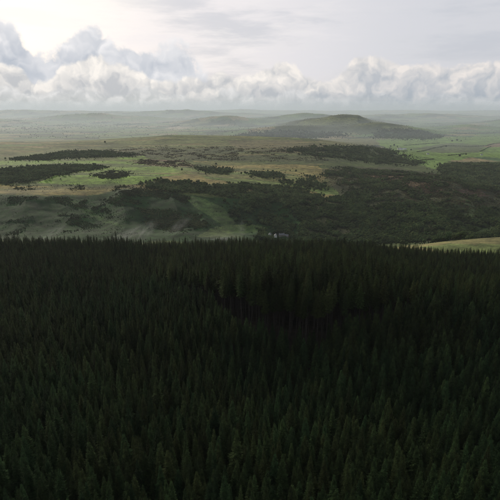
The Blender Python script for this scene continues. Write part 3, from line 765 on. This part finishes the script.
def woods():
    patch('woodland', [[(-40, 170), (0, 170.5), (25, 168), (62, 165.5), (82, 166), (106, 167.5), (75, 172), (50, 176), (35, 182), (0, 183), (-40, 183)]], (1240, 2300), 4.4, C_BLD, .45, .8, 'long dark wood across the left fields, below the thinner upper wood', 'wood')
    patch('woodland', [[(8, 160.5), (37, 156), (62, 152.5), (85, 151), (105, 152.5), (135, 155), (130, 156.5), (87, 157.5), (50, 159.5)]], (1720, 3100), 5.6, C_BLD, .45, .75, 'hazy upper wood stretching over the left fields nearest the plain', 'wood')
    patch('thicket', [[(93, 175), (110, 171.5), (128, 172), (126, 177), (107, 178.5)]], (1280, 2200), 3.6, C_GO, .8, 1.5, 'small dark thicket alone in the bright green left field', 'thicket')
    patch('thicket', [[(198, 169.5), (215, 168.5), (227, 169.5), (230, 173.5), (207, 173)]], (1360, 2300), 5.5, C_BLD, .5, .8, 'short dark strip of trees above the golden grass, left of centre', 'thicket')
    patch('thicket', [[(132, 162), (146, 159.5), (186, 161.5), (196, 166), (165, 166.5)]], (1520, 2700), 6.0, C_HE, 1.2, 2.2, 'brownish scrub strip along top of the bright green field', 'scrub', .42)
    patch('woodland', [[(138, 184), (160, 181), (200, 184), (250, 186.5), (285, 188), (304, 192), (318, 198), (300, 201), (270, 202), (240, 198), (205, 193), (180, 192)]], (1024, 1680), 4.2, C_BLD, .5, .85, 'dark wood band just below the golden field in the centre', 'wood')
    patch('gorse', [[(112, 189), (150, 188), (175, 192), (190, 199), (186, 206), (165, 200), (140, 196), (120, 198)], [(98, 196), (130, 198), (144, 203), (120, 206), (104, 201)], [(135, 208), (175, 210), (200, 215), (207, 226), (175, 233), (148, 224)]], (1030, 1560), 2.7, C_GO, .45, 1.1, 'dark gorse patches on the steep slope left of centre', 'gorse', .34)
    patch('gorse', [[(-40, 197), (40, 196), (90, 198), (110, 206), (118, 220), (60, 204), (0, 204), (-40, 206)], [(60, 212), (90, 216), (104, 226), (70, 232), (40, 224)], [(-40, 216), (20, 222), (30, 234), (-40, 236)]], (1030, 1480), 3.0, C_GO, .35, .9, 'scattered gorse on the shaded lower left hillside', 'gorse', .46)
    patch('scrub', [[(-40, 196), (60, 196), (100, 194), (130, 192), (200, 198), (250, 203), (262, 216), (250, 226), (262, 240), (-40, 240)]], (1000, 1540), 5.5, C_GO, .25, .55, 'low scrub speckling the grassy slope below the golden strip', 'scrub', .60, wob=.5)
    patch('scrub', [[(130, 158), (200, 162), (320, 165), (330, 186), (250, 184), (160, 180), (60, 186), (120, 166)]], (1200, 2600), 6.5, C_GO, .25, .6, 'tiny bushes dotted over the upland pastures', 'scrub', .66, wob=.5)
    patch('gorse', [[(-40, 185), (40, 185), (80, 186), (125, 185), (125, 190), (80, 191), (40, 190), (-40, 190)]], (1120, 1780), 3.6, C_GO, .5, 1.1, 'bushes dotted along the golden strip at far left', 'gorse', .54)
    patch('thicket', [[(244, 174), (262, 172), (284, 174), (282, 178), (262, 177.5)]], (1320, 2200), 5.5, C_BLD, .5, .85, 'dark tree clump between golden and green fields at centre', 'thicket')
    patch('thicket', [[(274, 181.5), (300, 180), (326, 185.5), (322, 191), (300, 187)], [(300, 176), (316, 178), (318, 181), (304, 180)]], (1200, 2000), 5.5, C_BLD, .5, .9, 'broken dark tree line across green fields right of centre', 'thicket', .36)
    patch('woodland', [[(225, 206), (245, 199), (275, 203), (300, 204), (335, 197), (346, 192), (358, 196), (400, 205), (450, 212), (520, 208), (560, 206), (560, 236), (450, 240), (400, 243), (330, 243), (262, 240), (262, 232), (245, 222), (228, 214)]], (940, 1640), 4.3, C_BL, .55, .95, 'broad dark woodland filling the valley sides below the heather slope', 'wood', .37)
    patch('woodland', [[(320, 170), (345, 167), (400, 171), (440, 178), (500, 189), (590, 196), (590, 212), (450, 216), (400, 208), (350, 197), (332, 186)]], (1000, 2050), 5.2, C_BLD, .35, .7, 'scrubby trees spread across the heather hillside right of centre', 'wood', .50)
    patch('scrub', [[(326, 170), (400, 169), (450, 178), (520, 189), (590, 196), (590, 212), (450, 212), (380, 200), (340, 190)]], (1000, 2100), 4.4, C_HE, .7, 1.4, 'rusty heather and bracken covering the right-hand hillside', 'scrub', .32)
    patch('woodland', [[(438, 172), (442, 167), (452, 163.5), (470, 163), (520, 163), (590, 164), (590, 196), (500, 193), (470, 187), (450, 179)]], (1690, 2480), 5.4, C_BLD, .7, 1.1, 'dense dark wood on the knoll at right, behind the heather slope', 'wood')
    patch('woodland', [[(372, 244), (400, 237), (430, 232), (470, 227), (500, 221), (590, 214), (590, 231), (500, 235), (470, 238.5), (437, 242), (404, 244)]], (735, 960), 5.6, C_BL, .75, 1.25, 'belt of leafy trees along the far side of the golden meadow', 'wood', wob=.4)
    patch('woodland', [[(286, 150), (300, 148), (330, 146), (372, 147), (400, 154), (425, 164), (400, 166), (350, 160), (310, 156)]], (1920, 3500), 6.8, C_BLD, .5, .85, 'dark scrubby wood on the plateau edge left of the farm', 'wood', .42)
    patch('woodland', [[(236, 136), (262, 131), (300, 132.5), (346, 133.5), (350, 136.5), (300, 138), (250, 139)]], (3720, 5700), 13, C_BLD, 1.1, 1.5, 'hazy wood along the foot of the crag-topped hill', 'wood', .42)
    patch('woodland', [[(374, 134), (390, 129), (420, 132), (440, 137), (430, 139.5), (400, 138.5), (376, 138)]], (3600, 5600), 13, C_BLD, 1.1, 1.5, 'hazy wood on the low rise behind the farm', 'wood', .42)
    patch('scrub', [[(100, 150), (170, 147), (250, 147), (330, 150), (330, 160), (200, 160), (130, 156)]], (1760, 3600), 7.0, C_HE, .9, 1.8, 'dull heather spread over the hazy moor behind the golden field', 'scrub', .50)
woods()

def plain_trees():                         # hedges and copses on the far plain
    X = rng.uniform(-8500, 8500, 900000); Y = rng.uniform(3900, 13800, 900000)
    ok = np.abs(X) < .64 * Y; X, Y = X[ok], Y[ok]
    i, j, u, v = fieldcells(X, Y)
    border = (np.minimum(u, 1 - u) * 290 < 4) | (np.minimum(v, 1 - v) * 190 < 4)
    copse = fbm(X / 330 + 5, Y / 420 + 2, 3) > .69
    keep = ((border & (fbm(X / 160, Y / 160, 2) > .40)) | copse) & (Y > 4100 + 500 * fbm(X / 300, Y / 300, 2)) & ((Y > 6500) | ~copse)
    X, Y = X[keep][:42000], Y[keep][:42000]; n = len(X)
    s = rng.uniform(.3, .65, n)
    scatter('plain_hedges', np.stack([X, Y, height(X, Y) - .3], 1), np.stack([np.zeros(n), np.zeros(n), rng.uniform(0, 6.28, n)], 1),
            np.stack([s * 1.3, s * 1.3, s], 1), rng.integers(0, 6, n), C_BLD, 'hazy hedges and copses speckling the distant plain', 'hedges')
plain_trees()

HEDGES = [
 ([(378, 150.8), (395, 151.2), (408, 151)], 'short dark hedge beside the white farm buildings'),
 ([(417, 152), (430, 149), (447, 145.8)], 'dark hedge climbing from farm cottage towards the field trees'),
 ([(447, 145.8), (470, 146.6), (486, 146)], 'long hedge running right from the field trees to the reddish field'),
 ([(486, 146), (494, 143.6), (510, 142.5)], 'hedge along the near side of the reddish field'),
 ([(480, 151.5), (486, 148.5), (491, 146.5)], 'slanting hedge below the reddish field at right edge'),
 ([(415, 161), (424, 160), (434, 159)], 'isolated short hedge low in the green field below the farm'),
 ([(448, 155.6), (458, 154.8), (467, 153.6)], 'hedge beside the lone round tree above the knoll wood'),
 ([(404, 145.6), (425, 144), (440, 143.2)], 'thin hedge across the field behind the farm'),
]
def hedges():
    for k, (path, lab) in enumerate(HEDGES):
        w = [Vector(ground_at(a, b, 2300)) for a, b in path]
        q = random.Random(500 + k); V, Fc = [], []
        o = w[0].copy()
        for a, b in zip(w, w[1:]):
            n = max(2, int((b - a).length / 5.5))
            for i in range(n):
                p = a.lerp(b, (i + q.uniform(-.3, .3)) / n); hgt = q.uniform(2.2, 5.5)
                p = Vector((p.x + q.uniform(-1, 1), p.y + q.uniform(-1, 1), 0)); p.z = float(height(p.x, p.y))
                c = p - o + Vector((0, 0, hgt * .42)); r = q.uniform(2.6, 4.0)
                lump(V, Fc, c, r, q, src=ICO2, flat=hgt / (2 * r) * 1.2, jag=.3); leaves(V, Fc, c, r, 8, .5, q, hgt / (2 * r) * 1.2)
        tag(link('hedgerow', mesh_from('hedgerow', V, Fc, (M_LEAFD,)), loc=o), lab, 'hedge', 'hedges between the fields around the farm')
hedges()

LONE = [  # picture foot point, scale, label
 (394, 146.2, 1.6, 'biggest of the trees clumped left of the white farm'), (390.5, 147, 1.2, 'leftmost small tree in the clump beside the white farm'),
 (397.2, 147.4, 1.0, 'small tree between the big farm tree and the farmhouse'), (452, 141.6, 1.5, 'left tree of the pair standing in far field centre right'),
 (457, 141.2, 1.7, 'right and larger tree of the pair in the far field'), (461, 141.6, 1.1, 'low tree just right of the pair in the far field'),
 (459.5, 156.8, 1.6, 'lone round tree above the knoll wood at right'), (466, 155.2, 1.0, 'small tree right of the lone round tree'),
 (411, 150.6, 1.1, 'tree at the right end of the farm buildings'), (446, 147.0, 1.3, 'tree at the joint of two hedges right of the farm'),
 (441, 147.8, 1.0, 'smaller tree left of the hedge joint'), (105, 143.2, 1.3, 'lone hazy tree on the left skyline of the plateau'),
 (216, 164.8, 1.0, 'single bush-like tree in the golden grass left of centre'), (182, 170.8, .9, 'lone small tree at the top of the bright green field'),
 (311, 184.2, .9, 'single tree in the green field by the broken tree line'), (296, 171.6, .8, 'small tree in the golden field right of centre'),
]
def lone_trees():
    for k, (a, b, s, lab) in enumerate(LONE):
        p = ground_at(a, b, 1200); cr, tk = BL[k % len(BL)]
        e = link('field_tree', None, loc=(p[0], p[1], p[2] - .1)); e.scale = (s, s, s * random.uniform(.9, 1.05)); e.rotation_euler = (0, 0, random.uniform(0, 6.28))
        tag(e, lab, 'tree', 'lone trees in the distant fields'); link('crown', cr, e); link('trunk', tk, e)
lone_trees()

# ------------------------------------------------------------------ buildings
def box_vf(x0, x1, y0, y1, z0, z1):
    V = [(x0, y0, z0), (x1, y0, z0), (x1, y1, z0), (x0, y1, z0), (x0, y0, z1), (x1, y0, z1), (x1, y1, z1), (x0, y1, z1)]
    return V, [(0, 3, 2, 1), (4, 5, 6, 7), (0, 1, 5, 4), (1, 2, 6, 5), (2, 3, 7, 6), (3, 0, 4, 7)]
def building(name, px, row, rz, L, Wd, H, rh, wall_m, roof_m, label, cat, group, nwin=3, chim=1, door=True):
    p = ground_at(px, row, 900)
    e = link(name, None, loc=(p[0], p[1], p[2] - .1)); e.rotation_euler = (0, 0, R(rz)); tag(e, label, cat, group)
    l, w = L / 2, Wd / 2
    V = [(-l, -w, -3), (l, -w, -3), (l, w, -3), (-l, w, -3), (-l, -w, H), (l, -w, H), (l, w, H), (-l, w, H), (-l, 0, H + rh), (l, 0, H + rh)]
    wall = link('wall', mesh_from('wall', V, [(0, 1, 5, 4), (1, 2, 6, 9, 5), (2, 3, 7, 6), (3, 0, 4, 8, 7), (4, 5, 9, 8), (6, 7, 8, 9)], (wall_m,)), e)
    ov, th = .35, .18
    k = rh / w
    RV, RF = [], []
    for s in (-1, 1):
        b = len(RV)
        for x in (-l - ov, l + ov):
            RV += [(x, s * (w + ov), H - ov * k + .03), (x, 0, H + rh + .03), (x, 0, H + rh + .03 + th), (x, s * (w + ov), H - ov * k + .03 + th)]
        RF += [(b, b + 1, b + 5, b + 4), (b + 3, b + 7, b + 6, b + 2), (b, b + 4, b + 7, b + 3), (b, b + 3, b + 2, b + 1), (b + 4, b + 5, b + 6, b + 7)]
    rf = link('roof', mesh_from('roof', RV, RF, (roof_m,)), e)
    for c in range(chim):
        x = (-l + .8) if c == 0 else (l - .8)
        V, Fc = box_vf(x - .45, x + .45, -.4, .4, H + rh - .6, H + rh + 1.3); link('chimney', mesh_from('chimney', V, Fc, (wall_m,)), rf)
    for i in range(nwin):
        x = -l + L * (i + .5) / nwin
        if door and i == nwin // 2:
            V, Fc = box_vf(x - .55, x + .55, -w - .05, -w + .2, 0, 2.1); link('door', mesh_from('door', V, Fc, (M_DOOR,)), e); continue
        V, Fc = box_vf(x - .55, x + .55, -w - .04, -w + .2, H * .36, H * .36 + 1.3); wn = link('window', mesh_from('window', V, Fc, (M_WHITE,)), e)
        V, Fc = box_vf(x - .45, x + .45, -w - .06, -w + .2, H * .36 + .1, H * .36 + 1.2); link('pane', mesh_from('pane', V, Fc, (M_GLASS,)), wn)
    return e
GV, GF, GC = 'houses at the foot of the wooded valley', 'farm buildings among the right-hand fields', 'cottages in the fields'
building('cottage', 269.8, 235.8, 78, 9, 5.6, 4.2, 2.6, M_WHITE, M_SLATE, 'left of the two small white gabled houses in the dark valley', 'house', GV, 3, 1)
building('cottage', 275.6, 236.9, 84, 10, 6.2, 4.6, 2.9, M_WHITE, M_SLATE, 'right of the two small white gabled houses in the dark valley', 'house', GV, 3, 1)
building('farmhouse', 281.6, 236.2, 12, 13, 6.4, 4.0, 2.8, M_STONE, M_SLATE, 'long grey-roofed house beside the white gables in the valley', 'house', GV, 5, 2)
building('barn', 286.2, 236.6, -24, 11, 6, 3.2, 2.4, M_STONE, M_SLATE, 'low stone outbuilding at right end of the valley houses', 'barn', GV, 3, 0)
building('farmhouse', 398.6, 149.6, 10, 16, 8, 6.0, 3.4, M_WHITE, M_SLATE, 'white farmhouse at left of the farm in the green fields', 'house', GF, 5, 2)
building('barn', 401.6, 149.9, -8, 22, 12, 6.5, 3.2, M_WHITE, M_TIN, 'pale barn in the middle of the farm buildings', 'barn', GF, 3, 0)
building('barn', 404.8, 149.5, 14, 20, 11, 6.0, 3.0, M_WHITE, M_TIN, 'pale barn at the right end of the farm buildings', 'barn', GF, 3, 0)
building('barn', 400.4, 148.6, 95, 18, 9, 5.0, 2.8, M_STONE, M_SLATE, 'stone barn behind the white farmhouse', 'barn', GF, 3, 0)
building('cottage', 427.8, 154.4, 6, 14, 7, 4.5, 3.0, M_WHITE, M_SLATE, 'small white cottage alone in the field right of the farm', 'house', GC, 3, 2)
building('cottage', 481.5, 155.2, -10, 12, 7, 4.4, 2.8, M_WHITE, M_SLATE, 'small white cottage behind the knoll wood at right', 'house', GC, 3, 2)

def far_village():
    V, Fc = [], []; q = random.Random(9)
    for cx, cy, n, sp in ((60, 127.5, 40, 420), (110, 126.5, 22, 300), (25, 129, 14, 260), (225, 128, 10, 240)):
        X0, Y0, _ = ground_at(cx, cy, 5000)
        for _ in range(n):
            x, y = X0 + q.gauss(0, sp), Y0 + q.gauss(0, sp * .9); z = float(height(x, y)); l, w, h = q.uniform(5, 9), q.uniform(3.5, 5), q.uniform(4, 6.5); k = len(V); a = q.uniform(-.5, .5)
            for lx, ly, lz in ((-l, -w, -1), (l, -w, -1), (l, w, -1), (-l, w, -1), (-l, -w, h), (l, -w, h), (l, w, h), (-l, w, h), (-l, 0, h + 3), (l, 0, h + 3)):
                V.append((x + lx * math.cos(a) - ly * math.sin(a), y + lx * math.sin(a) + ly * math.cos(a), z + lz))
            Fc.extend(tuple(i + k for i in f) for f in ((0, 1, 5, 4), (1, 2, 6, 9, 5), (2, 3, 7, 6), (3, 0, 4, 8, 7), (4, 5, 9, 8), (6, 7, 8, 9)))
    tag(link('far_village', mesh_from('far_village', V, Fc, (M_STONE,))), 'faint specks of village houses on the hazy plain at left', 'village', kind='stuff')
far_village()

# ------------------------------------------------------------------ wisps of mist over the valley
def mist_material(seed, dens):
    m = bpy.data.materials.new('mist'); m.use_nodes = True; t = m.node_tree; t.nodes.clear(); h = G(t)
    tcn = h.n('ShaderNodeTexCoord').outputs['Object']                # unit sphere
    r = h.vm('LENGTH', tcn, (0, 0, 0))
    nz = h.noise(h.vm('ADD', tcn, (seed * 3.1, seed * 1.7, 0)), 2.3, 5, .6, .6)
    d = h.m('MULTIPLY', h.ss(r, .98, .10), h.ss(nz, .40, .75))
    v = h.n('ShaderNodeVolumePrincipled'); v.inputs['Color'].default_value = (.95, .96, .97, 1)
    h.put(v.inputs['Density'], h.m('MULTIPLY', d, dens)); v.inputs['Anisotropy'].default_value = .3
    o = h.n('ShaderNodeOutputMaterial'); t.links.new(v.outputs[0], o.inputs['Volume'])
    return m
WISPS = [(50, 234, (34, 14, 9), .013, 'faint wisp of mist rising over the treetops at far left', 28), (126, 235, (46, 16, 10), .018, 'longer wisp of mist drifting up behind the forest edge', 22),
         (146, 231, (26, 12, 11), .022, 'brightest wisp of mist, right end of the longer one', 42), (178, 227, (32, 12, 10), .013, 'slanting wisp of mist highest above the treetops', 42),
         (224, 238, (52, 14, 8), .016, 'low mist lying on the treetops left of the valley houses', 6), (242, 228, (8, 8, 15), .016, 'thin upright wisp of mist just left of the valley houses', 0)]
def wisps():
    for k, (a, b, sc, dens, lab, tilt) in enumerate(WISPS):
        Y = 590 + 12 * k; u, v = (a - 250) / F, (b - 250) / F
        o = link('mist_wisp', mesh_from('mist_wisp', ICO1[0], ICO1[1], (mist_material(k + 1, dens),), True), loc=(Y * u / (CP - v * SP), Y, Y * float(row_slope(b))))
        o.scale = sc; o.rotation_euler = (0, -R(tilt), 0)
        tag(o, lab, 'mist', kind='stuff')
wisps()

# ------------------------------------------------------------------ haze
def haze():
    V, Fc = box_vf(-16000, 16000, -900, 14600, -352, 30)
    m = bpy.data.materials.new('haze'); m.use_nodes = True; t = m.node_tree; t.nodes.clear()
    v = t.nodes.new('ShaderNodeVolumePrincipled'); v.inputs['Color'].default_value = (.86, .93, 1.0, 1); v.inputs['Density'].default_value = .000026; v.inputs['Anisotropy'].default_value = .15
    o = t.nodes.new('ShaderNodeOutputMaterial'); t.links.new(v.outputs[0], o.inputs['Volume'])
    tag(link('haze', mesh_from('haze', V, Fc, (m,))), 'pale haze over the whole landscape', 'haze', kind='stuff')
haze()

def mist_bank():                           # mist lying on the far plain under the cloud
    x = 15500
    V = [(-x, 3000, -350), (x, 3000, -350), (x, 14400, -350), (-x, 14400, -350), (-x, 3000, -268), (x, 3000, -268), (x, 14400, -15), (-x, 14400, -15)]
    Fc = [(0, 3, 2, 1), (4, 5, 6, 7), (0, 1, 5, 4), (1, 2, 6, 5), (2, 3, 7, 6), (3, 0, 4, 7)]
    m = bpy.data.materials.new('mist_bank'); m.use_nodes = True; t = m.node_tree; t.nodes.clear()
    v = t.nodes.new('ShaderNodeVolumePrincipled'); v.inputs['Color'].default_value = (.80, .90, 1.0, 1); v.inputs['Density'].default_value = .00018; v.inputs['Anisotropy'].default_value = .2
    o = t.nodes.new('ShaderNodeOutputMaterial'); t.links.new(v.outputs[0], o.inputs['Volume'])
    tag(link('mist_bank', mesh_from('mist_bank', V, Fc, (m,))), 'pale mist lying over the far plain under the clouds', 'mist', kind='stuff')
mist_bank()
